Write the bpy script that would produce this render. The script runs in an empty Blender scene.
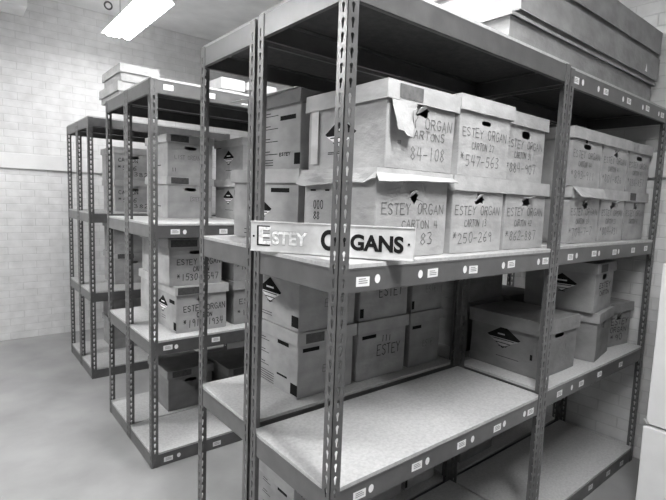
import bpy, bmesh, math, random
from mathutils import Vector, Matrix, noise
random.seed(7)
S = bpy.context.scene
COL = S.collection
PI = math.pi

# ------------------------------------------------------------------ materials
def new_mat(name):
    m = bpy.data.materials.new(name); m.use_nodes = True
    nt = m.node_tree; b = nt.nodes['Principled BSDF']
    return m, nt, b
def mottled(name, g, var=.15, scale=12, rough=.8, bump=.1, bscale=60, metal=0, detail=6, spec=.5, stretch=(1,1,1)):
    m, nt, b = new_mat(name); N = nt.nodes; L = nt.links
    tc = N.new('ShaderNodeTexCoord'); mp = N.new('ShaderNodeMapping'); mp.inputs['Scale'].default_value = stretch
    L.new(tc.outputs['Object'], mp.inputs['Vector'])
    n = N.new('ShaderNodeTexNoise'); n.inputs['Scale'].default_value = scale; n.inputs['Detail'].default_value = detail
    L.new(mp.outputs[0], n.inputs['Vector'])
    r = N.new('ShaderNodeValToRGB')
    lo, hi = g*(1-var), g*(1+var)
    r.color_ramp.elements[0].position = .3; r.color_ramp.elements[0].color = (lo, lo, lo, 1)
    r.color_ramp.elements[1].position = .7; r.color_ramp.elements[1].color = (hi, hi, hi, 1)
    L.new(n.outputs['Fac'], r.inputs[0]); L.new(r.outputs[0], b.inputs['Base Color'])
    b.inputs['Roughness'].default_value = rough; b.inputs['Metallic'].default_value = metal
    b.inputs['Specular IOR Level'].default_value = spec
    if bump:
        n2 = N.new('ShaderNodeTexNoise'); n2.inputs['Scale'].default_value = bscale; n2.inputs['Detail'].default_value = 4
        L.new(mp.outputs[0], n2.inputs['Vector'])
        bp = N.new('ShaderNodeBump'); bp.inputs['Strength'].default_value = bump; bp.inputs['Distance'].default_value = .01
        L.new(n2.outputs['Fac'], bp.inputs['Height']); L.new(bp.outputs[0], b.inputs['Normal'])
    return m
def brick_mat(name, axis):
    m, nt, b = new_mat(name); N = nt.nodes; L = nt.links
    tc = N.new('ShaderNodeTexCoord'); sp = N.new('ShaderNodeSeparateXYZ'); cb = N.new('ShaderNodeCombineXYZ')
    L.new(tc.outputs['Object'], sp.inputs[0])
    L.new(sp.outputs['X' if axis == 'x' else 'Y'], cb.inputs['X']); L.new(sp.outputs['Z'], cb.inputs['Y'])
    br = N.new('ShaderNodeTexBrick'); L.new(cb.outputs[0], br.inputs['Vector'])
    br.inputs['Scale'].default_value = 1; br.inputs['Brick Width'].default_value = .245 ; br.inputs['Row Height'].default_value = .0735
    br.inputs['Mortar Size'].default_value = .0045; br.inputs['Mortar Smooth'].default_value = .6; br.inputs['Bias'].default_value = 0
    br.inputs['Color1'].default_value = (.62,)*3+(1,); br.inputs['Color2'].default_value = (.585,)*3+(1,); br.inputs['Mortar'].default_value = (.53,)*3+(1,)
    n = N.new('ShaderNodeTexNoise'); n.inputs['Scale'].default_value = 9; n.inputs['Detail'].default_value = 8
    L.new(tc.outputs['Object'], n.inputs['Vector'])
    mr = N.new('ShaderNodeMapRange'); mr.inputs[1].default_value = .3; mr.inputs[2].default_value = .7; mr.inputs[3].default_value = .86; mr.inputs[4].default_value = 1.06
    L.new(n.outputs['Fac'], mr.inputs[0])
    mx = N.new('ShaderNodeMix'); mx.data_type = 'RGBA'; mx.blend_type = 'MULTIPLY'; mx.inputs[0].default_value = 1
    L.new(br.outputs['Color'], mx.inputs[6]); L.new(mr.outputs[0], mx.inputs[7]); L.new(mx.outputs[2], b.inputs['Base Color'])
    ad = N.new('ShaderNodeMath'); ad.operation = 'MULTIPLY_ADD'; ad.inputs[1].default_value = -1.0
    L.new(br.outputs['Fac'], ad.inputs[0]); L.new(n.outputs['Fac'], ad.inputs[2])
    bp = N.new('ShaderNodeBump'); bp.inputs['Strength'].default_value = .5; bp.inputs['Distance'].default_value = .006
    L.new(ad.outputs[0], bp.inputs['Height']); L.new(bp.outputs[0], b.inputs['Normal'])
    b.inputs['Roughness'].default_value = .55
    return m
def emis(name, s, g=1):
    m, nt, b = new_mat(name)
    b.inputs['Emission Color'].default_value = (g, g, g, 1); b.inputs['Emission Strength'].default_value = s
    return m
M = dict(
    rack=mottled('dark_grey_rack_paint', .08, .22, 14, .36, .03, 90, spec=1.0),
    board_under=mottled('shade_darkened_board_underside', .07, .2, 40, .9, .15, 120),  # bottom face coloured darker to imitate the shade beneath the shelves
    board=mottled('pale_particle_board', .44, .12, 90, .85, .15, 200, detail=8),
    floor=mottled('grey_sealed_concrete', .26, .18, 2.6, .38, .05, 30, spec=.4, detail=9),
    ceiling=mottled('painted_concrete_ceiling', .75, .12, 3.5, .8, .25, 14, detail=8),
    trim=mottled('white_painted_board', .62, .06, 5, .5, .05, 40),
    wall_y=brick_mat('white_painted_brick_long', 'x'), wall_x=brick_mat('white_painted_brick_side', 'y'),
    ink=mottled('black_marker_ink', .045, .5, 60, .9, 0, spec=.1), faint=mottled('faded_marker_ink', .16, .4, 60, .7, 0),
    print=mottled('black_print', .012, .2, 40, .9, 0, spec=.1), dark_tape=mottled('dark_grey_paper_label', .06, .3, 60, .6, 0),
    label=mottled('white_paper_label', .85, .03, 20, .6, 0), graytape=mottled('mid_grey_tape', .13, .3, 50, .6, 0), graylabel=mottled('grey_paper_label', .3, .2, 40, .6, 0),
    paper=mottled('torn_paper_liner', .42, .1, 30, .8, .3, 50),
    white_carton=mottled('white_smooth_carton', .80, .05, 6, .6, .08, 30),
    sign=mottled('cream_painted_sign_board', .53, .14, 25, .35, .1, 40), gilt=mottled('worn_gilt_lettering', .78, .3, 90, .35, .3, 120),
    wire=mottled('dark_wire', .08, .1, 30, .5, 0), housing=mottled('white_enamelled_steel', .75, .03, 10, .35, 0),
    tube_left=emis('lit_lamp_diffuser_bright_tubes', 120.0), tube_front=emis('lit_lamp_diffuser_front', 92.0), tube_far=emis('lit_lamp_diffuser_dimmed', 34.0),  # emission set lamp by lamp to balance the lighting, whatever the tubes' age
    tube=emis('lit_lamp_diffuser', 62.0),
)
TONES = {}
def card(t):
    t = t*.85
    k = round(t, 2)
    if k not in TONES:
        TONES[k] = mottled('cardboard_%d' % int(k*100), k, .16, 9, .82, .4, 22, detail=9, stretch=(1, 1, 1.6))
    return TONES[k]

# ------------------------------------------------------------------ helpers
def link(name, bm, mat, parent=None, recalc=True, smooth=False):
    if recalc: bmesh.ops.recalc_face_normals(bm, faces=bm.faces)
    me = bpy.data.meshes.new(name); bm.to_mesh(me); bm.free()
    for mm in (mat if isinstance(mat, (list, tuple)) else [mat]): me.materials.append(mm)
    if smooth:
        for p in me.polygons: p.use_smooth = True
    o = bpy.data.objects.new(name, me); COL.objects.link(o)
    if parent: o.parent = parent
    return o
def empty(name, loc, rz=0, label=None, cat=None, group=None):
    o = bpy.data.objects.new(name, None); COL.objects.link(o); o.empty_display_size = .1
    o.location = loc; o.rotation_euler = (0, 0, rz)
    tag(o, label, cat, group); return o
def tag(o, label=None, cat=None, group=None, kind=None):
    if label: o['label'] = label
    if cat: o['category'] = cat
    if group: o['group'] = group
    if kind: o['kind'] = kind
    return o
def box(bm, a, b, bevel=0):
    a = Vector(a); b = Vector(b); c = (a+b)/2; s = b-a
    r = bmesh.ops.create_cube(bm, size=1, matrix=Matrix.Translation(c) @ Matrix.Diagonal((s.x, s.y, s.z, 1)))
    if bevel:
        es = list({e for v in r['verts'] for e in v.link_edges})
        bmesh.ops.bevel(bm, geom=es, offset=bevel, segments=2, affect='EDGES', profile=.6)
def copy_tree(o, parent=None):
    c = o.copy(); COL.objects.link(c)
    if parent: c.parent = parent
    for ch in list(o.children): copy_tree(ch, c)
    return c
def struct(name, bm, mat):
    return tag(link(name, bm, mat), kind='structure')

# ------------------------------------------------------------------ lettering
F = {
 'A': [[(0,0),(2,6),(4,0)],[(.8,2.2),(3.2,2.2)]], 'B': [[(0,0),(0,6),(3,6),(3.6,4.6),(3,3.2),(0,3.2)],[(3,3.2),(4,1.8),(3,0),(0,0)]],
 'C': [[(4,5),(2.6,6),(1,5.6),(0,3),(1,.4),(2.6,0),(4,1)]], 'D': [[(0,0),(0,6),(2.5,6),(4,4),(4,2),(2.5,0),(0,0)]],
 'E': [[(4,6),(0,6),(0,0),(4,0)],[(0,3.1),(3,3.1)]], 'G': [[(4,5),(2.6,6),(1,5.6),(0,3),(1,.4),(2.6,0),(4,.8),(4,2.6),(2.4,2.6)]],
 'H': [[(0,0),(0,6)],[(4,0),(4,6)],[(0,3),(4,3)]], 'I': [[(2,0),(2,6)]], 'L': [[(0,6),(0,0),(3.6,0)]],
 'M': [[(0,0),(.3,6),(2,2.4),(3.7,6),(4,0)]],
 'N': [[(0,0),(0,6),(4,0),(4,6)]], 'O': [[(2,6),(.4,5),(0,3),(.5,.8),(2,0),(3.5,.8),(4,3),(3.6,5),(2,6)]],
 'R': [[(0,0),(0,6),(3,6),(3.8,4.7),(3,3.2),(0,3.1)],[(1.6,3.1),(4,0)]], 'S': [[(3.8,5.2),(2.4,6),(.6,5.4),(.4,4),(3.4,2.4),(3.7,1),(2,0),(.2,.8)]],
 'T': [[(0,6),(4,6)],[(2,6),(2,0)]], 'U': [[(0,6),(0,1),(1.4,0),(3,.2),(4,1.4),(4,6)]], 'W': [[(0,6),(1,0),(2,4),(3,0),(4,6)]], 'Y': [[(0,6),(2,3.2),(4,6)],[(2,3.2),(1.8,0)]],
 'P': [[(0,0),(0,6),(3,6),(3.8,4.7),(3,3.2),(0,3.1)]],
 '0': [[(2,6),(.4,5),(.2,2),(1.4,0),(3,.2),(3.8,3),(3.2,5.4),(2,6)]], '1': [[(2,0),(2,6)]],
 '2': [[(.2,4.8),(1.6,6),(3.4,5.2),(3.2,3.4),(0,0),(4,.2)]], '3': [[(.2,5.6),(2.4,6),(3.4,4.8),(1.6,3.3),(3.8,2),(3,.2),(.2,.3)]],
 '4': [[(3,0),(2.8,6)],[(1,6),(.2,2.4),(4,2.4)]], '5': [[(3.8,6),(.8,6),(.4,3.4),(2.8,3.6),(3.8,2),(2.6,.1),(.2,.3)]],
 '6': [[(3.4,6),(1,4),(.2,1.6),(1.6,0),(3.6,.8),(3.2,2.6),(.6,2.4)]], '7': [[(0,6),(4,6),(1.6,0)]],
 '8': [[(2,3.2),(.4,4.6),(2,6),(3.6,4.6),(2,3.2),(.2,1.4),(2,0),(3.8,1.4),(2,3.2)]], '9': [[(3.6,4.6),(2,6),(.4,4.6),(1.6,3.2),(3.6,4.2),(3.4,0)]],
 '-': [[(.2,2.8),(3.6,3)]], '#': [[(.8,3),(1.4,6)],[(2.2,3),(2.8,6)],[(0,5.2),(3.4,5.4)],[(0,3.9),(3.2,4)]],
 '*': [[(.4,3),(2.6,6)],[(2.6,3),(.4,6)],[(0,4.5),(3,4.5)]], '.': [[(1.8,0),(2.2,.3)]], ' ': [], '/': [[(0,0),(4,6)]]}
class Face:
    """a flat face of a box in the box's own coordinates: origin, u to the right, v up, n outward"""
    def __init__(s, o, u, v, n): s.o, s.u, s.v, s.n = map(Vector, (o, u, v, n))
    def P(s, a, b, h=.0008): return s.o + s.u*a + s.v*b + s.n*h
def ribbon(bm, f, pts, w, h=.0008):
    for (a, b) in zip(pts[:-1], pts[1:]):
        d = Vector((b[0]-a[0], b[1]-a[1])); l = d.length
        if l < 1e-6: continue
        d /= l; n = Vector((-d.y, d.x))*w/2; e = d*w*.3
        q = [(a[0]-e.x+n.x, a[1]-e.y+n.y), (a[0]-e.x-n.x, a[1]-e.y-n.y), (b[0]+e.x-n.x, b[1]+e.y-n.y), (b[0]+e.x+n.x, b[1]+e.y+n.y)]
        bm.faces.new([bm.verts.new(f.P(x, y, h)) for x, y in q])
def write(bm, f, txt, u, v, height, w=.0035, width=None, rnd=random):
    adv = height*.86 if width is None else width/max(1, len(txt))
    sx = adv/5.6; sy = height/6; x = u
    for ch in txt:
        jy = rnd.uniform(-.4, .4)*sy; sh = rnd.uniform(-.08, .12); k = rnd.uniform(.9, 1.08)
        for st in F.get(ch, []):
            ribbon(bm, f, [(x+(px+sh*py+rnd.uniform(-.12, .12))*sx, v+jy+py*sy*k) for px, py in st], w)
        x += adv
def rect(bm, f, u0, v0, u1, v1, h=.0007):
    nx = max(1, int(abs(u1-u0)/.03)); ny = max(1, int(abs(v1-v0)/.03))
    g = [[bm.verts.new(f.P(u0+(u1-u0)*i/nx, v0+(v1-v0)*j/ny, h)) for j in range(ny+1)] for i in range(nx+1)]
    for i in range(nx):
        for j in range(ny): bm.faces.new((g[i][j], g[i+1][j], g[i+1][j+1], g[i][j+1]))
def diamond(bm_d, bm_l, f, u, v, r, asp=1.6):
    c = [(u-r*asp, v), (u, v-r), (u+r*asp, v), (u, v+r)]
    bm_d.faces.new([bm_d.verts.new(f.P(*p, .0007)) for p in c])
    q = .9; c2 = [(u-r*asp*q, v-.008), (u, v-r*q), (u+r*asp*q, v-.008)]
    bm_l.faces.new([bm_l.verts.new(f.P(*p, .0012)) for p in c2])
    for k in range(3):
        w = r*(.62-.2*k); ribbon(bm_d, f, [(u-w*asp, v-.014-.017*k), (u+w*asp, v-.014-.017*k)], .004, .0016)
    ribbon(bm_l, f, [(u-r*.5, v+r*.22), (u+r*.5, v+r*.22)], .007, .0012)

# ------------------------------------------------------------------ archive boxes
def warp(bm, seed, amp, f=5.5, zk=0):
    for v in bm.verts:
        p = v.co*f + Vector((seed*3.1, seed*1.7, seed*.9))
        q = noise.noise_vector(p)*amp; q.z *= zk; v.co += q
def grid(bm, o, du, dv, nu, nv, hole=None):
    """hole = (i0,i1,j0,j1) cells left out"""
    o, du, dv = Vector(o), Vector(du), Vector(dv)
    g = [[bm.verts.new(o+du*(i/nu)+dv*(j/nv)) for j in range(nv+1)] for i in range(nu+1)]
    for i in range(nu):
        for j in range(nv): bm.faces.new((g[i][j], g[i+1][j], g[i+1][j+1], g[i][j+1]))
def panel_hole(bm, w, h, cu, cv, hw, hh, y=0, ragged=0, rnd=random, flip=None):
    """front panel in the XZ plane with an oval hand hole of half sizes hw, hh"""
    inner = []; outer = []
    n = 16
    for k in range(n):
        a = 2*PI*(k+.5)/n; c, s = math.cos(a), math.sin(a)
        ex = math.copysign(abs(c)**.55, c)*hw; ez = math.copysign(abs(s)**.8, s)*hh
        if ragged: ex *= 1+rnd.uniform(-ragged, ragged); ez *= 1+rnd.uniform(-ragged, ragged*1.6)
        inner.append((cu+ex, cv+ez))
        outer.append((cu+ex*1.0+math.copysign(.02, c)*abs(c)**.5, cv+ez+math.copysign(.02, s)*abs(s)**.5))
    # frame between a rectangle round the hole and the panel rim
    R = (cu-hw-.03, cu+hw+.03, cv-hh-.03, cv+hh+.03)
    rv = [bm.verts.new((x, y, z)) for x, z in inner]
    # project each ring point outwards onto the rectangle
    ov = []
    for x, z in inner:
        dx, dz = x-cu, z-cv
        t = min((R[1]-cu)/abs(dx) if abs(dx) > 1e-6 else 9e9, (R[3]-cv)/abs(dz) if abs(dz) > 1e-6 else 9e9)
        ov.append(bm.verts.new((cu+dx*t, y, cv+dz*t)))
    cor = {}
    def side(v):
        if abs(v.co.x-R[0]) < 1e-5: return 'l'
        if abs(v.co.x-R[1]) < 1e-5: return 'r'
        if abs(v.co.z-R[2]) < 1e-5: return 'b'
        return 't'
    C = {frozenset('lb'): (R[0], R[2]), frozenset('rb'): (R[1], R[2]), frozenset('lt'): (R[0], R[3]), frozenset('rt'): (R[1], R[3])}
    for k in range(n):
        a, b = ov[k], ov[(k+1) % n]
        f = [rv[k], rv[(k+1) % n], b]
        if side(a) != side(b):
            x, z = C[frozenset(side(a)+side(b))]; f.append(bm.verts.new((x, y, z)))
        f.append(a); bm.faces.new(f)
    def g(x0, x1, z0, z1):
        if x1-x0 < 1e-4 or z1-z0 < 1e-4: return
        grid(bm, (x0, y, z0), (x1-x0, 0, 0), (0, 0, z1-z0), max(1, int((x1-x0)/.04)), max(1, int((z1-z0)/.04)))
    g(0, R[0], 0, h); g(R[1], w, 0, h); g(R[0], R[1], 0, R[2]); g(R[0], R[1], R[3], h)
def carton(label, x, y, z, w=.33, d=.40, h=.28, yaw=0, tone=.42, seed=None, group=None, text=None, hole='slot',
           side=(), lid_mark=None, ink='faint', lidh=.052, amp=.0022, torn=False, lidtone=None, kind='archive_box', front=()):
    seed = seed if seed is not None else random.randint(1, 900); rnd = random.Random(seed)
    root = empty(kind, (x, y, z+.0022), math.radians(yaw), label, 'box', group)
    mat = card(tone); bh = h-.006; e = .011
    def fin(name, bm, m, par, sol=0):
        warp(bm, seed, amp)
        o = link(name, bm, m, par, recalc=(sol == 0))
        if sol:
            md = o.modifiers.new('thickness', 'SOLIDIFY'); md.thickness = sol; md.offset = 0
        return o
    X0, X1, Y0, Y1 = e, w-e, e, d-e
    bm = bmesh.new(); W = X1-X0; D = Y1-Y0
    if hole: 
        t = bmesh.new()
        hs = {'slot': (.042, .012), 'oval': (.034, .016), 'torn': (.028, .015), 'rip': (.024, .015), 'arch': (.029, .0086)}[hole]
        panel_hole(t, W, bh, W/2, h*.70, hs[0], hs[1], 0, .45 if hole in ('torn', 'rip') else 0, rnd)
        for v in t.verts: v.co.x += X0; v.co.y += Y0
        me = bpy.data.meshes.new('t'); t.to_mesh(me); t.free(); bm.from_mesh(me); bpy.data.meshes.remove(me)
    else:
        grid(bm, (X0, Y0, 0), (W, 0, 0), (0, 0, bh), 8, 7)
    grid(bm, (X0, Y0, 0), (0, D, 0), (0, 0, bh), 10, 7); grid(bm, (X1, Y0, 0), (0, D, 0), (0, 0, bh), 10, 7)
    grid(bm, (X0, Y1, 0), (W, 0, 0), (0, 0, bh), 8, 7); grid(bm, (X0, Y0, 0), (W, 0, 0), (0, D, 0), 6, 6)
    bmesh.ops.remove_doubles(bm, verts=bm.verts, dist=.0004)
    body = fin('box_body', bm, mat, root, .003)
    # lid
    bm = bmesh.new(); lz = h-lidh; fl = .0015
    a, b_ = 8, 10
    grid(bm, (0, 0, h), (w, 0, 0), (0, d, 0), a, b_)
    for (o_, du, n_) in (((fl, -fl, lz), (w-2*fl, 0, 0), a), ((fl, d+fl, lz), (w-2*fl, 0, 0), a)):
        yy = 0 if o_[1] < d/2 else d
        g = []
        for i in range(n_+1):
            xx = w*i/n_
            g.append([bm.verts.new((xx, yy+(-fl if yy == 0 else fl)*(1-j/2), lz+(h-lz)*j/2+rnd.uniform(-.001, .001)*(j == 0))) for j in range(3)])
        for i in range(n_):
            for j in range(2): bm.faces.new((g[i][j], g[i+1][j], g[i+1][j+1], g[i][j+1]))
    for xx in (0, w):
        g = []
        for i in range(b_+1):
            yy = d*i/b_
            g.append([bm.verts.new((xx+(-fl if xx == 0 else fl)*(1-j/2), yy, lz+(h-lz)*j/2)) for j in range(3)])
        for i in range(b_):
            for j in range(2): bm.faces.new((g[i][j], g[i+1][j], g[i+1][j+1], g[i][j+1]))
    bmesh.ops.remove_doubles(bm, verts=bm.verts, dist=.0016)
    bmesh.ops.recalc_face_normals(bm, faces=bm.faces)
    lid = fin('box_lid', bm, card(lidtone or tone*1.1), root, .0026)
    sf = Face((0, d, 0), (0, -1, 0), (0, 0, 1), (-1, 0, 0)); ff = Face((0, 0, 0), (1, 0, 0), (0, 0, 1), (0, -1, 0))
    sf.o.x += e-.0022; ff.o.y += e-.0022
    lf = Face((0, -.0032, h-lidh), (1, 0, 0), (0, 0, 1), (0, -1, 0)); lsf = Face((-.0032, d, h-lidh), (0, -1, 0), (0, 0, 1), (-1, 0, 0))
    if text:
        for (t_, u, v, hh, ww) in text:
            if not t_: continue
            bm = bmesh.new(); write(bm, ff, t_, u*w, v*h, hh*h, (.0030 if ink == 'faint' else .0040), ww*w if ww else None, rnd)
            fin('marker_writing', bm, M[ink], body)
    def mark(dk, lt=None):
        if len(dk.verts): fin('printed_mark', dk, M['print'], body)
        if lt is not None and len(lt.verts): fin('printed_panel', lt, M['graylabel' if tone < .3 else 'label'], body)
    for s in side:
        dk = bmesh.new(); lt = bmesh.new()
        if s[0] == 'diamond': diamond(dk, lt, sf, s[1]*d, s[2]*h, s[3])
        elif s[0] == 'bar': rect(dk, sf, s[1]*d, s[2]*h, s[3]*d, s[4]*h)
        elif s[0] == 'lines':
            for k in range(s[5]):
                vv = s[2]*h-(s[2]-s[4])*h*k/max(1, s[5]-1); ribbon(dk, sf, [(s[1]*d, vv), (s[3]*d, vv)], .0025)
                if len(s) > 6: ribbon(dk, sf, [(s[1]*d+.005, vv+.011), (s[1]*d+(s[3]-s[1])*d*.6, vv+.011)], .003)
        elif s[0] == 'text': write(dk, sf, s[1], s[2]*d, s[3]*h, s[4]*h, .003, s[5]*d, rnd)
        mark(dk, lt)
    for s in front:
        dk = bmesh.new()
        if s[0] == 'bar': rect(dk, ff, s[1]*w, s[2]*h, s[3]*w, s[4]*h)
        elif s[0] == 'text': write(dk, ff, s[1], s[2]*w, s[3]*h, s[4]*h, .003, s[5]*w, rnd)
        elif s[0] == 'lines':
            for k in range(s[5]):
                vv = s[2]*h-(s[2]-s[4])*h*k/max(1, s[5]-1); ribbon(dk, ff, [(s[1]*w, vv), (s[3]*w, vv)], .0025)
        mark(dk)
    if lid_mark:
        bm = bmesh.new(); rect(bm, lf, lid_mark[0]*w, lid_mark[1]*lidh, lid_mark[2]*w, lid_mark[3]*lidh, .001)
        fin('lid_sticker', bm, M[lid_mark[4]], lid)
    if hole == 'torn':      # cardboard tongue folded out of the hand hole
        bm = bmesh.new(); cu, cv = w/2, h*.70+.018
        pts = [(-.03, 0, 0), (.03, 0, 0), (.034, -.02, .006), (.004, -.028, .008), (-.022, -.022, .002)]
        bm.faces.new([bm.verts.new((cu+p[0], e-.002+p[1], cv+p[2])) for p in pts])
        o = fin('torn_tongue', bm, card(tone*1.25), body, .002)
    if hole == 'rip':
        bm = bmesh.new(); cu, cv = w/2, h*.74
        bm.faces.new([bm.verts.new((cu+p[0], e-.002+p[1], cv+p[2])) for p in [(-.030, -.002, -.016), (-.024, -.010, .002), (-.004, -.008, .010), (.022, -.003, .012), (.004, 0, .002), (-.016, -.001, -.010)]])
        fin('torn_tongue', bm, card(tone*1.2), body, .002)
    return root
def T(a, b, c, u=.08, w=.84, big=None):
    r = [(a, u, .50, .115, w)]
    if b: r.append((b, u+.17, .345, .09, w*.5))
    if c: r.append((c, u-.02, .13, .14, w*.88))
    return r

# ------------------------------------------------------------------ steel racks
FW = .038; PITCH = .0383; TH = .0022
def flange(bm, h, axis, sgn):
    """perforated strip FW wide: along +-x (axis 0, in the plane y=0) or along +-y (axis 1)"""
    n = int(h/PITCH); top = h-n*PITCH
    hx = [(-.0062, .0065), (-.0042, .0115), (0, .0135), (.0042, .0115), (.0062, .0065), (.0034, -.004), (.0028, -.0125), (0, -.014), (-.0028, -.0125), (-.0034, -.004)]
    cu = .019
    def V(u, z, t):
        if axis == 0: return bm.verts.new((sgn*u, t, z))
        return bm.verts.new((t, sgn*u, z))
    def tt(k, inner): return k
    for i in range(n):
        z0 = i*PITCH; zc = z0+PITCH/2
        for t in (0, TH):
            tv = t
            inn = [V(cu+a, zc+b, tv) for a, b in hx]
            o = {}
            def ov(a, b):
                k = (a, b)
                if k not in o: o[k] = V(a, b, tv)
                return o[k]
            A, B = 0, FW; zl, zh = z0, z0+PITCH; zm1 = zc+.006; zm2 = zc-.004
            F_ = bm.faces.new
            F_((ov(A, zh), ov(A, zm1), inn[0], inn[1], inn[2], ov(cu, zh)))
            F_((ov(cu, zh), inn[2], inn[3], inn[4], ov(B, zm1), ov(B, zh)))
            F_((ov(A, zm1), ov(A, zm2), inn[9], inn[0]))
            F_((inn[4], inn[5], ov(B, zm2), ov(B, zm1)))
            F_((ov(A, zm2), ov(A, zl), ov(cu, zl), inn[7], inn[8], inn[9]))
            F_((ov(cu, zl), ov(B, zl), ov(B, zm2), inn[5], inn[6], inn[7]))
            if t == 0: prev = inn
        for k in range(10):
            bm.faces.new((prev[k], prev[(k+1) % 10], inn[(k+1) % 10], inn[k]))
        for u in (0, FW):
            bm.faces.new((V(u, z0, 0), V(u, z0+PITCH, 0), V(u, z0+PITCH, TH), V(u, z0, TH)))
    a = (0, 0, n*PITCH) if axis == 0 else (0, 0, n*PITCH)
    if axis == 0: box(bm, (min(0, sgn*FW), 0, n*PITCH), (max(0, sgn*FW), TH, h))
    else: box(bm, (0, min(0, sgn*FW), n*PITCH), (TH, max(0, sgn*FW), h))
POSTS = {}
def post_mesh(h, sx, sy):
    k = (round(h, 3), sx, sy)
    if k not in POSTS:
        bm = bmesh.new(); flange(bm, h, 0, 1); flange(bm, h, 1, 1)
        for v in bm.verts: v.co.x *= sx; v.co.y *= sy
        bmesh.ops.remove_doubles(bm, verts=bm.verts, dist=.0001)
        bmesh.ops.recalc_face_normals(bm, faces=bm.faces)
        me = bpy.data.meshes.new('post'); bm.to_mesh(me); bm.free(); me.materials.append(M['rack'])
        POSTS[k] = me
    return POSTS[k]
BH = .0708
def rack(label, x0, y0, w, d, levels, boards, group='steel shelving racks', h=None, labels=None, dots=None):
    """levels: heights of beam tops; corner of the rack at (x0,y0), w along x, d along y"""
    root = empty('shelving_rack', (x0, y0, 0), 0, label, 'shelving rack', group)
    H = h or levels[-1]+.003
    for sx, px in ((1, 0), (-1, w)):
        for sy, py in ((1, 0), (-1, d)):
            o = bpy.data.objects.new('post', post_mesh(H, sx, sy)); COL.objects.link(o); o.parent = root; o.location = (px, py, 0)
    for li, z in enumerate(levels):
        t = .0024
        for sy, py in ((1, 0), (-1, d)):
            bm = bmesh.new(); y = py+sy*(TH+.0004)
            box(bm, (.004, min(y, y+sy*t), z-BH), (w-.004, max(y, y+sy*t), z))
            y1 = y+sy*.028
            box(bm, (.006, min(y, y1), z-.0075), (w-.006, max(y, y1), z-.0052)); box(bm, (.006, min(y, y+sy*.014), z-BH), (w-.006, max(y, y+sy*.014), z-BH+t))
            bm_o = link('long_beam', bm, M['rack'], root)
            if sy == 1 and labels and li in labels:
                f = Face((0, 0, 0), (1, 0, 0), (0, 0, 1), (0, -1, 0)); f.o.y = y
                for u in labels[li]:
                    q = bmesh.new(); zz = z-.036+random.uniform(-.004, .004); tl = random.uniform(-.002, .002)
                    L_ = .052
                    q.faces.new([q.verts.new(f.P(*p, .0006)) for p in ((u-L_/2, zz-.014), (u+L_/2, zz-.014+tl), (u+L_/2, zz+.014+tl), (u-L_/2, zz+.014))])
                    lo = link('shelf_label', q, M['label'], bm_o)
                    q = bmesh.new()
                    for kk in range(3): ribbon(q, f, [(u-.016, zz+.007-.006*kk), (u+(.017 if kk else .010), zz+.007-.006*kk)], .0028, .0012)
                    lo2 = link('label_print', q, M['graylabel'], bm_o)
                for u in (dots or {}).get(li, ()):
                    q = bmesh.new(); zz = z-.036
                    vs = [q.verts.new(f.P(u+.011*math.cos(a*PI/8), zz+.0135*math.sin(a*PI/8), .0006)) for a in range(16)]
                    q.faces.new(vs); link('round_sticker', q, M['label'], bm_o)
        for sx, px in ((1, 0), (-1, w)):
            bm = bmesh.new(); x = px+sx*(TH+.0004)
            box(bm, (min(x, x+sx*t), .004, z-BH), (max(x, x+sx*t), d-.004, z))
            box(bm, (min(x, x+sx*.028), .008, z-.0075), (max(x, x+sx*.028), d-.008, z-.0052)); box(bm, (min(x, x+sx*.014), .008, z-BH), (max(x, x+sx*.014), d-.008, z-BH+t))
            link('end_beam', bm, M['rack'], root)
        # rivets that lock the beams into the posts
        if boards:
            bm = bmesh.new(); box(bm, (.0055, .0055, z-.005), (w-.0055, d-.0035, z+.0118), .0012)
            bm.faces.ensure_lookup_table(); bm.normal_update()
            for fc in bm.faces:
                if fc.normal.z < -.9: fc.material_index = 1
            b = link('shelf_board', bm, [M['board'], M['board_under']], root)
    return root

b1 = 1.22; DA = .461; GP = .0155; YB = DA+GP; DB = .442
L3 = {2: [0.095, 0.404, 0.628, 0.877, 1.144]}; L3d = {2: [0.153, 0.343, 0.578, 0.821, 1.086]}
lab1 = {2: L3[2], 1: [0.119, 0.38, 0.628, 0.865, 1.124]}; dot1 = {2: L3d[2], 1: [0.167, 0.434, 0.697, 0.916, 1.073]}
def sh(a): return [round(v-b1-.002, 3) for v in a]
lab2 = {3: sh([1.282, 1.584, 1.861, 2.119, 2.352]), 2: sh([1.372, 1.62, 1.866, 2.119, 2.31]), 1: sh([1.385, 1.613, 1.827, 2.108]), 0: sh([1.855, 2.089, 2.284])}
dot2 = {3: sh([1.344, 1.503, 1.787, 2.051, 2.294]), 2: sh([1.433, 1.677, 1.918]), 1: sh([1.51]), 0: []}
W2 = 1.230
rack('grey slotted steel shelving rack nearest the camera, with the wooden sign on its middle shelf', 0, 0, b1, DA, [.074, .703, 1.361, 2.14], True, labels=lab1, dots=dot1)
rack('grey slotted steel rack on the right, its end against the brick wall', b1+.002, 0, W2, DA, [.074, .721, 1.371, 2.131], True, labels=lab2, dots=dot2)
rack('grey slotted steel rack standing back to back behind the nearest rack', 0, YB, b1, DB, [.074, .721, 1.369, 2.135], True)
rack('grey slotted steel rack behind the right-hand rack, by the brick wall', b1+.002, YB, W2, DB, [.074, .721, 1.371, 2.131], True)
YBf = 1.603; DB1 = .446; DB2 = .452; YBb = YBf+DB1+.002; XB = .021
lb = [.071, .725, 1.378, 2.145]
BL = {3: [.096, .336, .554], 2: [.134, .423], 1: [.093, .382], 0: [.096, .396]}; BD = {2: [.188], 1: [.141], 0: [.157]}
rack('front half of the middle rack in the second row, small white labels on its beams', XB, YBf, b1, DB1, lb, True, labels=BL, dots=BD)
rack('rear half of the middle rack in the second row of racks', XB, YBb, b1, DB2, lb, True)
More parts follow.
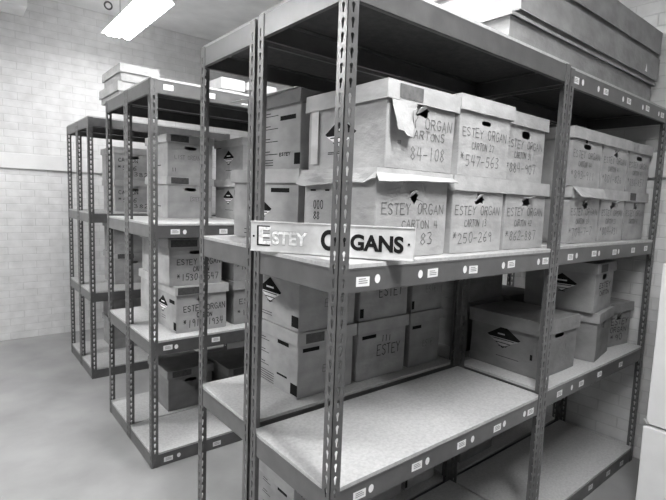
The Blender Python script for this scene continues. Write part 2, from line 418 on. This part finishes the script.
rack('right-hand bay of the second row, seen only between the shelves of the nearest rack', XB+b1+.003, YBf, 1.2, DB1, lb, True)
YA = 3.2; XA = .057; la = [.071, .72, 1.37, 2.13]
rack('front half of the farthest rack, before the white brick wall', XA, YA, b1, .42, la, True)
rack('rear half of the farthest rack, nearest the white brick wall', XA, YA+.422, b1, .43, la, True)

# ------------------------------------------------------------------ boxes, nearest rack, middle shelf
Z3 = 1.373; Z2 = .715; Z1 = .086; Z3r = 1.383; Z2r = .733; Z4 = 2.152; HB = .276
G3 = 'archive boxes on the middle shelf of the nearest rack'
pl = [('text', 'HOLD', .78, .86, .06, .2)]
B = carton('large worn archive box reading 84-108, its liner torn, above the torn-lid box', .203, .045, Z3+HB+.003, .343, .41, .258, 0, .44, 11, G3,
       text=[('EY ORGAN', .30, .52, .13, .64), ('CARTONS', .32, .38, .10, .52), ('#', .18, .24, .10, .08), ('84-108', .36, .13, .16, .50)], hole='rip',
       side=(('diamond', .45, .46, .050), ('lines', .30, .22, .52, .20, 2)), lid_mark=(.14, .12, .45, .88, 'graytape'), lidh=.055, amp=.004)
# torn paper liner hanging over the front of that box, and the clear tape near its rear edge
def sheet(name, pts, mat, parent, th=.0016, cut=3, seed=1, amp=.006):
    bm = bmesh.new(); f = bm.faces.new([bm.verts.new(p) for p in pts])
    bmesh.ops.triangulate(bm, faces=bm.faces); bmesh.ops.subdivide_edges(bm, edges=bm.edges, cuts=cut, use_grid_fill=True)
    warp(bm, seed, amp, 14, 1); o = link(name, bm, mat, parent); md = o.modifiers.new('thickness', 'SOLIDIFY'); md.thickness = th; return o
sheet('torn_liner_flap', [(.020, -.004, .204), (.125, -.004, .204), (.118, -.010, .180), (.098, -.014, .172), (.108, -.010, .128), (.100, -.014, .098), (.072, -.018, .100), (.060, -.014, .112), (.022, -.026, .112), (.012, -.024, .150)], M['paper'], B, seed=3)
sheet('clear_tape', [(-.001, .375, .02), (-.001, .335, .02), (-.001, .335, .20), (-.001, .375, .20)], card(.62), B, .0006, 1, 2, .001)
B = carton('torn-lid archive box reading CARTON 4 behind the wooden sign', .178, .05, Z3, .360, .39, HB, 0, .45, 12, G3,
       text=[('ESTEY ORGAN', .10, .50, .12, .84), ('CARTON 4', .36, .335, .09, .5), ('#  - 83', .14, .14, .14, .66)], hole='rip',
       side=(('text', '000', .17, .52, .10, .16), ('text', '88', .17, .38, .10, .11), ('bar', .12, .74, .2, .76), ('bar', .34, .74, .4, .76)), lidh=.03, amp=.003)
sheet('lid_flap', [(-.006, -.004, .262), (.36, -.004, .262), (.363, -.026, .248), (.30, -.030, .246), (.20, -.026, .244), (.05, -.030, .238), (-.005, -.016, .236)], card(.46), B, .003, 3, 5, .004)
sheet('crushed_lid_edge', [(-.006, 0, .262), (-.006, .39, .266), (-.020, .395, .226), (-.016, .28, .222), (-.022, .16, .238), (-.014, .05, .230), (-.016, -.01, .244)], card(.42), B, .003, 3, 8, .007)
carton('archive box reading 547-563, second from the nearest post, upper layer', .566, .05, Z3+HB+.003, .335, .4, HB, 0, .50, 13, G3, T('ESTEY ORGAN', 'CARTON 27', '*547-563'), 'arch', ink='faint', side=(('bar', .1, .5, .3, .6),))
carton('archive box with an open oval hand hole, beside the 547-563 box', .912, .085, Z3+HB+.003, .33, .33, HB, 0, .47, 14, G3, T('ESTEY ORGAN', 'CARTON 31', '#884-907'), 'oval')
carton('archive box reading 250-269 with a ripped hand hole, lower layer', .552, .05, Z3, .338, .4, HB, 0, .50, 15, G3, T('ESTEY ORGAN', 'CARTON 13', '*250-269'), 'rip', ink='faint', lidtone=.52)
carton('archive box reading 862-887 with its hand hole tongue folded out, lower layer', .899, .055, Z3, .332, .36, HB, 0, .46, 16, G3, T('ESTEY ORGAN', 'CARTON 42', '*862-887'), 'torn')
# box pair in the rear rack at the left end
sd = (('lines', .22, .72, .58, .20, 4, 1), ('bar', .62, .64, .90, .70), ('bar', .88, .05, .98, .2), ('lines', .22, .12, .5, .05, 3), ('text', 'ESTEY', .62, .17, .04, .2))
B = carton('tall-flapped archive box, upper one at the left end behind the nearest post', .195, YB+.004, Z3+.013+HB, .33, .37, .286, 2, .38, 21, 'archive boxes at the left end of the middle shelf', hole='slot', side=sd, lidh=.05, lidtone=.17)  # lid tone darkened to carry the shadow on its side
sheet('raised_lid_flap', [(.10, .02, .294), (.10, .41, .294), (-.035, .45, .286), (-.02, .2, .290), (.0, .03, .296)], card(.6), B, .003, 3, 4, .003)
carton('archive box with a black diamond mark, lower one at the left end behind the sign', .195, YB+.004, Z3+.009, .33, .405, HB, 10, .43, 22, 'archive boxes at the left end of the middle shelf', hole='slot',
       side=(('bar', .60, .68, .86, .74), ('diamond', .44, .44, .045), ('lines', .2, .12, .4, .06, 2)), lidtone=.5, lid_mark=(.1, .1, .5, .9, 'dark_tape'))
carton('archive box in the rear rack glimpsed past the middle post, upper layer', 1.42, YB+.03, Z3r+HB+.003, .33, .38, HB, 0, .36, 23, 'rear rack boxes behind the middle post')
carton('archive box in the rear rack glimpsed past the middle post, lower layer', 1.42, YB+.03, Z3r, .33, .38, HB, 0, .36, 24, 'rear rack boxes behind the middle post')
# right-hand rack, middle shelf
G4 = 'archive boxes on the middle shelf of the right-hand rack'
R_ = [('g', 1.412, .05, .338, 1, 'CARTON 44', '*893-911', 'slot', .44), ('h', 1.758, .052, .334, 1, 'CARTON 41', '*801-826', 'rip', .45), ('i', 2.100, .056, .33, 1, 'CARTON 43', '*836-857', 'slot', .42),
      ('j', 1.43, .048, .340, 0, 'CARTON 35', '*704-7-7', 'rip', .43), ('k', 1.782, .05, .32, 0, 'CARTON 33', '*804-831', 'torn', .45), ('l', 2.112, .055, .318, 0, 'CARTON 40', '', 'rip', .40)]
LB = {'g': 'archive box reading 893-911 beside the middle post, upper layer', 'h': 'archive box reading 801-826 with a ripped hand hole, upper middle', 'i': 'archive box with a grey lid sticker, upper layer nearest the brick wall',
      'j': 'archive box reading 704-7-7 with its lid flap lifted, lower layer', 'k': 'archive box reading 804-831 with the tongue folded out, lower middle', 'l': 'archive box with a dark lid sticker, lower layer nearest the brick wall'}
for (k, x, y, w, up, c, n, ho, tn) in R_:
    B = carton(LB[k], x, y, Z3r+(.269+.003)*up, w, .36, .269, 0, tn, 30+ord(k), G4, T('ESTEY ORGAN', c, n), ho,
           lid_mark={'i': (.08, .1, .32, .9, 'graylabel'), 'l': (.1, .1, .36, .9, 'dark_tape')}.get(k), front=(('bar', .42, .76, .48, .92),) if k == 'g' else ())
    if k == 'j': sheet('lifted_lid_flap', [(-.004, -.005, .268), (.340, -.005, .266), (.342, -.020, .222), (.2, -.028, .220), (.02, -.036, .224)], card(.5), B, .003, 2, 6, .003)

# ------------------------------------------------------------------ lower shelf, rear row of the nearest rack
G2 = 'archive boxes in the rear row of the lower shelf'
YR = .535
ls = (('lines', .2, .68, .40, .28, 3, 1), ('bar', .58, .72, .80, .78), ('bar', .58, .22, .78, .25), ('bar', .85, .03, .98, .2), ('lines', .22, .18, .52, .03, 5))
dm = (('diamond', .40, .50, .056), ('bar', .58, .84, .80, .90), ('bar', .84, .05, .97, .22), ('lines', .2, .14, .45, .10, 2))
lo = [(.25, .314, 0, 'ESTEY', .40, ls, 'left end of the lower shelf, with printed lines on its side', (.12, .12, .42, .9, 'dark_tape')),
      (.575, .330, 0, 'ESTEY', .38, (), 'second from the left on the lower shelf', None),
      (.920, .25, 0, 'ESTEY', .30, (), 'third from the left on the lower shelf', None),
      (.25, .314, 1, 'ESTEY', .42, dm, 'left end of the lower shelf, large black diamond on its side', None),
      (.577, .328, 1, 'ESTEY', .38, (), 'above the second box from the left, under the sign', None),
      (.922, .25, 1, 'ESTEY', .30, (), 'upper layer, third from the left, in shade', None)]
for i, (x, w, up, t, tn, sdm, lab, lm) in enumerate(lo):
    carton(('upper' if up else 'lower')+' archive box, '+lab if i in (0, 3) else 'rear row archive box '+lab, x, YR, Z2+.0185+(HB+.003)*up, w, .385 if i % 3 < 2 else .31, HB, 0, tn, 50+i, G2,
           text=[(t, .40, .36, .17, .48), ('111', .48, .60, .1, .2)] if i in (1, 4) else [(t, .44, .33, .12, .42)], hole=None, ink='ink' if i % 3 == 1 else 'faint', side=sdm, lid_mark=lm,
           front=((('bar', .04, .05, .11, .2),) if up and i != 3 else ())+(('bar', .10, .69, .37, .75),))
for k in (0, 1):
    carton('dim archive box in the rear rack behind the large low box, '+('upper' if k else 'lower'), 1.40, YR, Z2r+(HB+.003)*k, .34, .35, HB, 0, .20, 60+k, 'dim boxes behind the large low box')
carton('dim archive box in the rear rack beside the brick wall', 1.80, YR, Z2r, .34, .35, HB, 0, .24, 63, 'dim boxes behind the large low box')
# lower shelf of the right-hand rack; box tones also lowered to imitate its shade
G5 = 'archive boxes on the lower shelf of the right-hand rack'
carton('large dusty archive box alone behind the middle post, black diamond on its side', 1.318, .075, Z2r, .375, .405, .276, -1, .21, 70, G5, text=[('ORGAN', .48, .52, .1, .4), ('150', .5, .2, .12, .3)], hole='slot',
       side=(('diamond', .50, .58, .058), ('lines', .42, .22, .72, .20, 1), ('bar', .86, .3, .89, .4)), lidh=.066, lidtone=.25, amp=.005)
carton('archive box carrying a tilted one, right of the large dusty box', 1.83, .03, Z2r, .32, .385, .265, 9, .24, 71, G5, text=[('ESTEY', .2, .4, .12, .5)], hole='rip', lidtone=.30, amp=.005)
carton('archive box stacked on another below the right-hand middle shelf', 1.79, .045, Z2r+.270, .315, .39, .262, 5, .33, 72, G5, ink='ink', text=[('ESTEY', .25, .48, .11, .6), ('CARTON', .3, .32, .09, .5)], hole='oval', lid_mark=(.15, .1, .5, .9, 'dark_tape'), amp=.004,
       side=(('diamond', .55, .55, .05),))
carton('archive box in the corner against the brick wall on the lower shelf', 2.168, .112, Z2r, .272, .28, .262, -8, .26, 73, G5, ink='ink', text=[('ESTEY', .2, .5, .14, .7), ('ORGAN', .2, .32, .12, .65), ('*90', .25, .12, .14, .5)], hole='rip', amp=.005)
# bottom shelf, rear row
G1 = 'archive boxes in the rear row of the bottom shelf'
for i, (x, w) in enumerate([(.245, .33), (.585, .335), (.93, .245)]):
    for k in (0, 1):
        carton(('upper ' if k else 'lower ')+['left-end archive box seen under the near end beam', 'bottom shelf box in the middle of the rear row', 'bottom shelf box at the right end of the rear row'][i], x, YR-.015, Z1+(HB+.003)*k, w, .33, HB, 0, .36, 80+i*2+k, G1,
               side=ls if i == 0 else (), hole='slot', lid_mark=(.1, .1, .4, .9, 'dark_tape') if i == 0 else None, front=(('bar', .03, .05, .1, .2),))
carton('dark archive box on the bottom shelf of the rear rack past the middle post', 1.38, YR-.02, Z1, .34, .36, HB, 0, .2, 90, G1, front=(('bar', .4, .7, .55, .8),))

# ------------------------------------------------------------------ second row
ZB3 = 1.390; ZB2 = .737; ZB1 = .083
H2 = 'archive boxes in the second row of racks'
ss = (('bar', .5, .26, .7, .28), ('lines', .2, .6, .4, .5, 2))
for k in (0, 1):
    carton(('upper' if k else 'lower')+' archive box left end, middle shelf of the second row', .318, 2.195, ZB3+(HB+.003)*k, .335, .44, HB, 0, .42, 100+k, H2, text=[('ESTEY ORGAN' if not k else 'KLIST ORGAN', .12 if k else .5, .42, .10, .6 if k else .45)],
           side=ss, hole='slot', lid_mark=(.08, .1, .45, .9, 'dark_tape'), lidtone=.47, front=(('text', 'II', .12, .12, .08, .1),) if k else (('bar', .5, .9, .8, .93),))
    carton('archive box with a small diamond mark, second row middle shelf, '+('upper' if k else 'lower'), .735, 1.93, ZB3+(HB+.003)*k, .33, .44, HB, 0, .44, 104+k, H2,
           side=(('diamond', .50, .55, .05), ('bar', .08, .80, .24, .9) if k else ('bar', .72, .62, .88, .74), ('lines', .4, .22, .66, .22, 1)), hole='slot', lidtone=.5)
carton('archive box reading 1530-1547 on the middle rack of the second row', .15, 1.70, ZB2+HB+.003, .345, .35, HB, 0, .42, 110, H2, text=[('ESTEY ORGAN', .16, .44, .12, .80), ('CARTON', .44, .29, .1, .3), ('*1530-1547', .16, .1, .14, .76)], hole='slot', ink='ink', lid_mark=(.04, .1, .5, .9, 'dark_tape'))
carton('archive box reading 1918-1934 on the middle rack of the second row', .184, 1.68, ZB2, .335, .35, HB, 0, .40, 111, H2, text=[('ESTEY ORGAN', .16, .44, .13, .80), ('CARTON', .40, .29, .1, .3), ('*1918-1934', .16, .1, .15, .76)], hole='torn', ink='ink',
       side=(('diamond', .36, .52, .05), ('bar', .66, .60, .90, .68), ('bar', .86, .05, .97, .22), ('lines', .3, .25, .5, .2, 2)), lid_mark=(.04, .1, .44, .9, 'dark_tape'), lidtone=.5)
carton('archive box reading 1032 right of the 1530-1547 box', .56, 1.70, ZB2+HB+.003, .335, .35, HB, 0, .38, 112, H2, text=[('CARTON', .34, .44, .1, .4), ('*1032-1051', .1, .26, .14, .8)], hole=None, ink='ink')
carton('archive box reading ESTEY right of the 1918-1934 box', .56, 1.69, ZB2, .335, .35, HB, 0, .33, 113, H2, text=[('ESTEY', .14, .46, .12, .5), ('*115', .1, .2, .12, .4)], hole=None, ink='ink')
for k in (0, 1):
    carton('pale archive box behind the corner post, rear half of the second row, '+('upper' if k else 'lower'), .225+.012*k, 2.13, ZB2+(HB+.003)*k, .33, .36, HB, 0, .5, 114+k, H2)
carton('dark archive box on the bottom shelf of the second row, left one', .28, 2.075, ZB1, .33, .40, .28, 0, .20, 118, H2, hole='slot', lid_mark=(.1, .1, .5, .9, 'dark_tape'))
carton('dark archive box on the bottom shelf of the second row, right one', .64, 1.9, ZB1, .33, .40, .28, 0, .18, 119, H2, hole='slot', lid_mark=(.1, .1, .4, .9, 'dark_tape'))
# flat cartons on top of the second row
ZT = 2.157
B = carton('flat lidded carton overhanging the rear of the second row top, lower of two', .045, 2.29, ZT, .30, .47, .092, 0, .44, 120, 'flat cartons on top of the second row', hole=None, lidh=.058, kind='flat_carton')
B = carton('flat lidded carton stacked at the left end of the second row top', .053, 2.27, ZT+.094, .245, .44, .105, 0, .46, 121, 'flat cartons on top of the second row', hole=None, lidh=.052, kind='flat_carton')
carton('long flat carton right of the stacked pair on the second row top', .36, 2.22, ZT, .22, .44, .13, 0, .46, 122, 'flat cartons on top of the second row', hole=None, lidh=.05, kind='flat_carton')
carton('white lidded box behind the rear post on the second row top', .62, 2.02, ZT, .17, .40, .175, 0, .52, 123, 'flat cartons on top of the second row', hole=None, lidh=.07, kind='flat_carton')
carton('white box right of the lidded one on the second row top', .80, 1.98, ZT, .22, .40, .165, 0, .56, 124, 'flat cartons on top of the second row', hole=None, lidh=.05, kind='flat_carton')
# farthest rack
ZA3 = 1.382; ZA2 = .732; ZA1 = .083
H3 = 'archive boxes on the farthest rack'
for k in (0, 1):
    carton(('upper' if k else 'lower')+' archive box on the middle shelf of the farthest rack', .30, 3.42, ZA3+(HB+.003)*k, .34, .40 if not k else .44, HB, 0, .42, 130+k, H3, text=[('CARTON', .12, .55, .12, .5), ('*5-6', .1, .3, .13, .5), ('382', .5, .12, .12, .4)], ink='ink',
           side=(('bar', .36, .0, .56, .82),) if k else ())
    carton(('upper' if k else 'lower')+' archive box behind the posts on the lower shelf of the farthest rack', .30, 3.46, ZA2+(HB+.003)*k, .34, .36, HB, 0, .40, 134+k, H3, lid_mark=(.1, .1, .5, .9, 'dark_tape'))
    carton(('upper' if k else 'lower')+' archive box further right on the lower shelf of the farthest rack', .66, 3.40, ZA2+(HB+.003)*k, .34, .38, HB, 0, .36, 138+k, H3, lid_mark=(.1, .1, .5, .9, 'dark_tape'))
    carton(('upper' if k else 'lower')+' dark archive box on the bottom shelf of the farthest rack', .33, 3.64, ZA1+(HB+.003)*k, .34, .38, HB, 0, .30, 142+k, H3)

# ------------------------------------------------------------------ long cartons on top of the nearest racks
def tray(label, x0, x1, y0, y1, z0, z1, lip, tone, seed, marks=None):
    root = empty('long_carton', (x0, y0, z0+.001), 0, label, 'box', 'long flat cartons on top of the racks')
    w, d, h = x1-x0, y1-y0, z1-z0
    def shell(name, bx, by, za, zb, m, seed):
        bm = bmesh.new()
        grid(bm, (-bx, -by, za), (w+2*bx, 0, 0), (0, 0, zb-za), 30, 3); grid(bm, (-bx, d+by, za), (w+2*bx, 0, 0), (0, 0, zb-za), 30, 3)
        grid(bm, (-bx, -by, za), (0, d+2*by, 0), (0, 0, zb-za), 6, 3); grid(bm, (w+bx, -by, za), (0, d+2*by, 0), (0, 0, zb-za), 6, 3)
        grid(bm, (-bx, -by, zb if name == 'carton_lid' else za), (w+2*bx, 0, 0), (0, d+2*by, 0), 30, 6)
        bmesh.ops.remove_doubles(bm, verts=bm.verts, dist=.0004); warp(bm, seed, .003, 3)
        o = link(name, bm, m, root); md = o.modifiers.new('thickness', 'SOLIDIFY'); md.thickness = .003; return o
    b = shell('carton_body', 0, 0, 0, h-.008, card(tone*.93), seed)
    lid = shell('carton_lid', .016, .016, h-lip, h, card(tone), seed+1)
    return root, b, lid
tray('lowest long grey carton on top of the racks, narrower than those above', .90, 2.43, .10, .88, Z4, Z4+.142, .012, .34, 200)
r_, b_, l_ = tray('middle long grey carton on top of the racks, its lid overhanging', .955, 2.45, .095, .89, Z4+.146, Z4+.285, .125, .33, 202)
r_, b_, l_ = tray('topmost long grey carton on top of the racks', .96, 2.465, .10, .89, Z4+.289, Z4+.44, .125, .34, 204)
bm = bmesh.new(); f = Face((0, -.0185, 0), (1, 0, 0), (0, 0, 1), (0, -1, 0))
bm.faces.new([bm.verts.new(f.P(*p, .004)) for p in ((1.28, .03), (1.31, .03), (1.295, .075))])
link('white_triangle_mark', bm, M['label'], bpy.data.objects['carton_lid.001'])

# ------------------------------------------------------------------ the sign
P0 = Vector((-.045, .402)); P1 = Vector((.230, -.066)); L = (P1-P0).length; ang = math.atan2(P1.y-P0.y, P1.x-P0.x)
SH = .099; ST = .010
sg = empty('wooden_sign', (P0.x, P0.y, 1.3735), ang, 'cream painted sign lettered ESTEY ORGANS leaning across the nearest shelf corner', 'sign')
sg.rotation_euler = (0, -.010, ang)
bm = bmesh.new(); box(bm, (0, 0, 0), (L, ST, SH), .002)
sb = link('sign_board', bm, M['sign'], sg)
bm = bmesh.new()
for (a, b) in (((0, 0), (L, .005)), ((0, SH-.004), (L, SH))): box(bm, (a[0], -.0025, a[1]), (b[0], .0, b[1]), .0008)
link('sign_rim', bm, M['sign'], sb)
bm = bmesh.new()
for u in (.012, L-.016):
    bmesh.ops.create_cone(bm, cap_ends=True, segments=14, radius1=.0035, radius2=.0035, depth=.002, matrix=Matrix.Translation((u, -.0008, SH*.5)) @ Matrix.Rotation(PI/2, 4, 'X'))
link('screw_hole', bm, M['print'], sb)
def letters(txt, x, z, size, mat, off, ext, name, y, sx=1.0, gap=1.0):
    c = bpy.data.curves.new(name, 'FONT'); c.body = txt; c.size = size; c.offset = off; c.extrude = ext; c.space_character = gap
    o = bpy.data.objects.new(name, c); COL.objects.link(o)
    dg = bpy.context.evaluated_depsgraph_get(); dg.update()
    me = bpy.data.meshes.new_from_object(o.evaluated_get(dg)); COL.objects.unlink(o); bpy.data.objects.remove(o)
    me.materials.clear(); me.materials.append(mat)
    for v in me.vertices: v.co = Vector((x+v.co.x*sx, y-v.co.z, z+v.co.y))
    o = bpy.data.objects.new(name, me); COL.objects.link(o); o.parent = sb
    return me
def put(txt, x, x1, z, cap, mat, off, ext, y, name):
    """letters fitted between x and x1 with capital height cap"""
    me = letters(txt, 0, 0, 1, mat, off, ext, name, 0)
    xs = [v.co.x for v in me.vertices]; zs = [v.co.z for v in me.vertices]
    kx = (x1-x)/(max(xs)-min(xs)); kz = cap/(max(zs)-min(zs)); mx, mz = min(xs), min(zs)
    for v in me.vertices: v.co = Vector((x+(v.co.x-mx)*kx, y+v.co.y*.05, z+(v.co.z-mz)*kz))
put('E', .024, .072, .019, .066, M['print'], .06, .01, -.0006, 'letter_shadow'); put('E', .031, .075, .024, .057, M['gilt'], .03, .01, -.0014, 'gilt_letters')
put('STEY', .078, .206, .023, .047, M['graylabel'], .05, .01, -.0006, 'letter_shadow'); put('STEY', .0795, .2045, .0248, .0435, M['gilt'], .035, .01, -.0014, 'gilt_letters')
put('O', .250, .305, .016, .065, M['print'], .04, .01, -.0008, 'black_letters'); put('R', .309, .342, .022, .050, M['print'], .04, .01, -.0008, 'black_letters'); put('GANS', .347, .511, .022, .050, M['print'], .04, .01, -.0008, 'black_letters')

# ------------------------------------------------------------------ white cartons at the right edge
bx = empty('white_carton', (1.92, -.95, 0), 0, 'tall smooth white carton standing on the floor at the right edge, lower of two', 'box', 'white cartons at the right edge')
def plain(root, w, d, h, seed, name='carton_body'):
    bm = bmesh.new(); box(bm, (0, 0, 0), (w, d, h), .006)
    bmesh.ops.subdivide_edges(bm, edges=[e for e in bm.edges if e.calc_length() > .1], cuts=6, use_grid_fill=True); warp(bm, seed, .004, 3)
    o = link(name, bm, M['white_carton'], root)
    bm = bmesh.new(); box(bm, (-.002, d*.46, -.0), (w, d*.54, h+.0015)); 
    return o
plain(bx, .5, .758, .452, 1)
bx2 = empty('white_carton', (1.935, -.95, .466), 0, 'tall smooth white carton standing on another at the right edge', 'box', 'white cartons at the right edge')
plain(bx2, .5, .752, .83, 2)
o = bx2.children[0]
sheet('torn_tape_end', [(-.004, .735, .005), (-.004, .75, .02), (-.02, .76, .03), (-.016, .742, .004)], M['graylabel'], o, .001, 1, 3, .001)

# ------------------------------------------------------------------ room
XR = 2.50; YW = 4.78; ZC = 3.465; XL = -5.5; YN = -5.5
bm = bmesh.new(); box(bm, (XL, YN, -.1), (XR, YW, 0)); struct('floor', bm, M['floor'])
bm = bmesh.new(); box(bm, (XL, YN, ZC), (XR, YW, ZC+.1)); struct('ceiling', bm, M['ceiling'])
bm = bmesh.new(); box(bm, (XL, YW, 0), (XR+.1, YW+.1, ZC+.1)); struct('wall_back', bm, M['wall_y'])
bm = bmesh.new(); box(bm, (XR, YN, 0), (XR+.1, YW, ZC+.1)); struct('wall_right', bm, M['wall_x'])
bm = bmesh.new(); box(bm, (XL-.1, YN, 0), (XL, YW, ZC+.1)); struct('wall_left', bm, M['wall_x'])
bm = bmesh.new(); box(bm, (XL-.1, YN-.1, 0), (XR+.1, YN, ZC+.1)); struct('wall_front', bm, M['wall_y'])
bm = bmesh.new(); box(bm, (XL, YW-.028, 1.752), (XR, YW, 1.90), .004); struct('trim_1', bm, M['trim'])
bm = bmesh.new(); box(bm, (XR-.028, YN, 1.752), (XR, YW-.03, 1.90), .004)
struct('trim_2', bm, M['trim'])
bm = bmesh.new(); box(bm, (XL, 4.45, 3.235), (-.175, YW, ZC), .004); struct('trim_3', bm, M['ceiling'])
# shallow seams across the ceiling
bm = bmesh.new()
for y in (2.9, 1.7, .5): box(bm, (XL, y-.004, ZC-.003), (XR, y+.004, ZC+.01))
struct('trim_4', bm, M['trim'])

# ------------------------------------------------------------------ pendant lamps
def lamp():
    root = empty('pendant_lamp', (.50, 3.50, 3.045), 0, 'lit white fluorescent trough lamp hanging above the far racks', 'lamp', 'fluorescent trough lamps')
    w = .137; Ln = .60
    # reflector: outside sloping up to a narrow spine
    prof = [(-w, 0), (-w+.012, .012), (-.05, .085), (.05, .085), (w-.012, .012), (w, 0), (w-.002, -.003), (w-.020, .010), (.046, .079), (-.046, .079), (-w+.020, .010), (-w+.002, -.003)]
    bm = bmesh.new(); a = [bm.verts.new((x, -Ln, z)) for x, z in prof]; b = [bm.verts.new((x, Ln, z)) for x, z in prof]
    n = len(prof)
    for k in range(n): bm.faces.new((a[k], a[(k+1) % n], b[(k+1) % n], b[k]))
    bm.faces.new(a); bm.faces.new(b[::-1]); link('reflector', bm, M['housing'], root)
    # wavy diffuser
    pr = [(-w+.012, .006), (-.105, .018), (-.085, .010), (-.06, -.006), (-.035, .004), (-.010, -.008), (.012, .006), (.035, -.002), (.058, .016), (.085, .004), (w-.012, -.004)]
    bm = bmesh.new(); m = len(pr); cols = []
    for y in (-Ln+.004, Ln-.004):
        cols.append([bm.verts.new((x, y, z)) for x, z in pr]+[bm.verts.new((x*.5, y, .055)) for x, z in (pr[-1], pr[0])])
    n = m+2
    for k in range(n): bm.faces.new((cols[0][k], cols[0][(k+1) % n], cols[1][(k+1) % n], cols[1][k]))
    bm.faces.new(cols[0]); bm.faces.new(cols[1][::-1]); link('diffuser', bm, M['tube'], root)
    for y in (-.35, .42):
        bm = bmesh.new(); bmesh.ops.create_cone(bm, cap_ends=True, segments=8, radius1=.0025, radius2=.0025, depth=ZC-3.045-.087, matrix=Matrix.Translation((-.0, y, (ZC-3.045+.087)/2)))
        link('hanging_wire', bm, M['wire'], root)
    return root
lp = lamp()
lp['label'] = 'lit white fluorescent trough lamp hanging above the far racks'
spots = [(-.05, -.95), (-2.1, 2.7), (-2.3, -.2), (.50, .95)]
names = ['fluorescent trough lamp over the near aisle behind the camera', 'fluorescent trough lamp over the middle of the left aisle',
         'fluorescent trough lamp at the near left of the room', 'fluorescent trough lamp above the nearest rack, out of the picture']
for (x, y), nm in zip(spots, names):
    c = copy_tree(lp)
    if y == -.95:
        dd = [k for k in c.children if k.name.startswith('diffuser')][0]; dd.data = dd.data.copy(); dd.data.materials[0] = M['tube_front']
    if x == -2.1:
        dd = [k for k in c.children if k.name.startswith('diffuser')][0]; dd.data = dd.data.copy(); dd.data.materials[0] = M['tube_left']
    c.location = (x, y, 3.045); c['label'] = nm
for k in lp.children:
    if k.name == 'diffuser': k.data = k.data.copy(); k.data.materials[0] = M['tube_far']
# conduit ring on the ceiling
bm = bmesh.new()
R1, R2 = .035, .008
ring = [[bm.verts.new(((R1+R2*math.cos(b))*math.cos(a), R2*math.sin(b), (R1+R2*math.cos(b))*math.sin(a))) for b in [k*PI/4 for k in range(8)]] for a in [k*PI/9 for k in range(18)]]
for i in range(18):
    for j in range(8): bm.faces.new((ring[i][j], ring[(i+1) % 18][j], ring[(i+1) % 18][(j+1) % 8], ring[i][(j+1) % 8]))
o = link('ceiling_hook', bm, M['wire']); o.location = (.516, 4.40, ZC-.042); tag(o, 'small dark metal ring fixed to the ceiling beside the lamp wire', 'hook')

# ------------------------------------------------------------------ light, camera
wd = bpy.data.worlds.new('World'); S.world = wd; wd.use_nodes = True
wd.node_tree.nodes['Background'].inputs[0].default_value = (.5, .5, .5, 1); wd.node_tree.nodes['Background'].inputs[1].default_value = .01
cam = bpy.data.cameras.new('Camera'); co = bpy.data.objects.new('Camera', cam); COL.objects.link(co); S.camera = co
cam.sensor_fit = 'HORIZONTAL'; cam.sensor_width = 36; cam.lens = 474.089/666*36; cam.clip_start = .02
rt = Vector((0.77766129, -0.62764942, 0.03604324)); up = Vector((0.03753906, 0.10358724, 0.99391172)); fw = Vector((0.62756174, 0.77157364, -0.10411715))
mw = Matrix((( rt.x, up.x, -fw.x, -0.81723768), (rt.y, up.y, -fw.y, -0.97925136), (rt.z, up.z, -fw.z, 1.54833237), (0, 0, 0, 1)))
co.matrix_world = mw
vs = S.view_settings; S.display_settings.display_device = 'sRGB'; vs.view_transform = 'Standard'; vs.look = 'None'; vs.gamma = 1; vs.use_curve_mapping = False; vs.exposure = .15
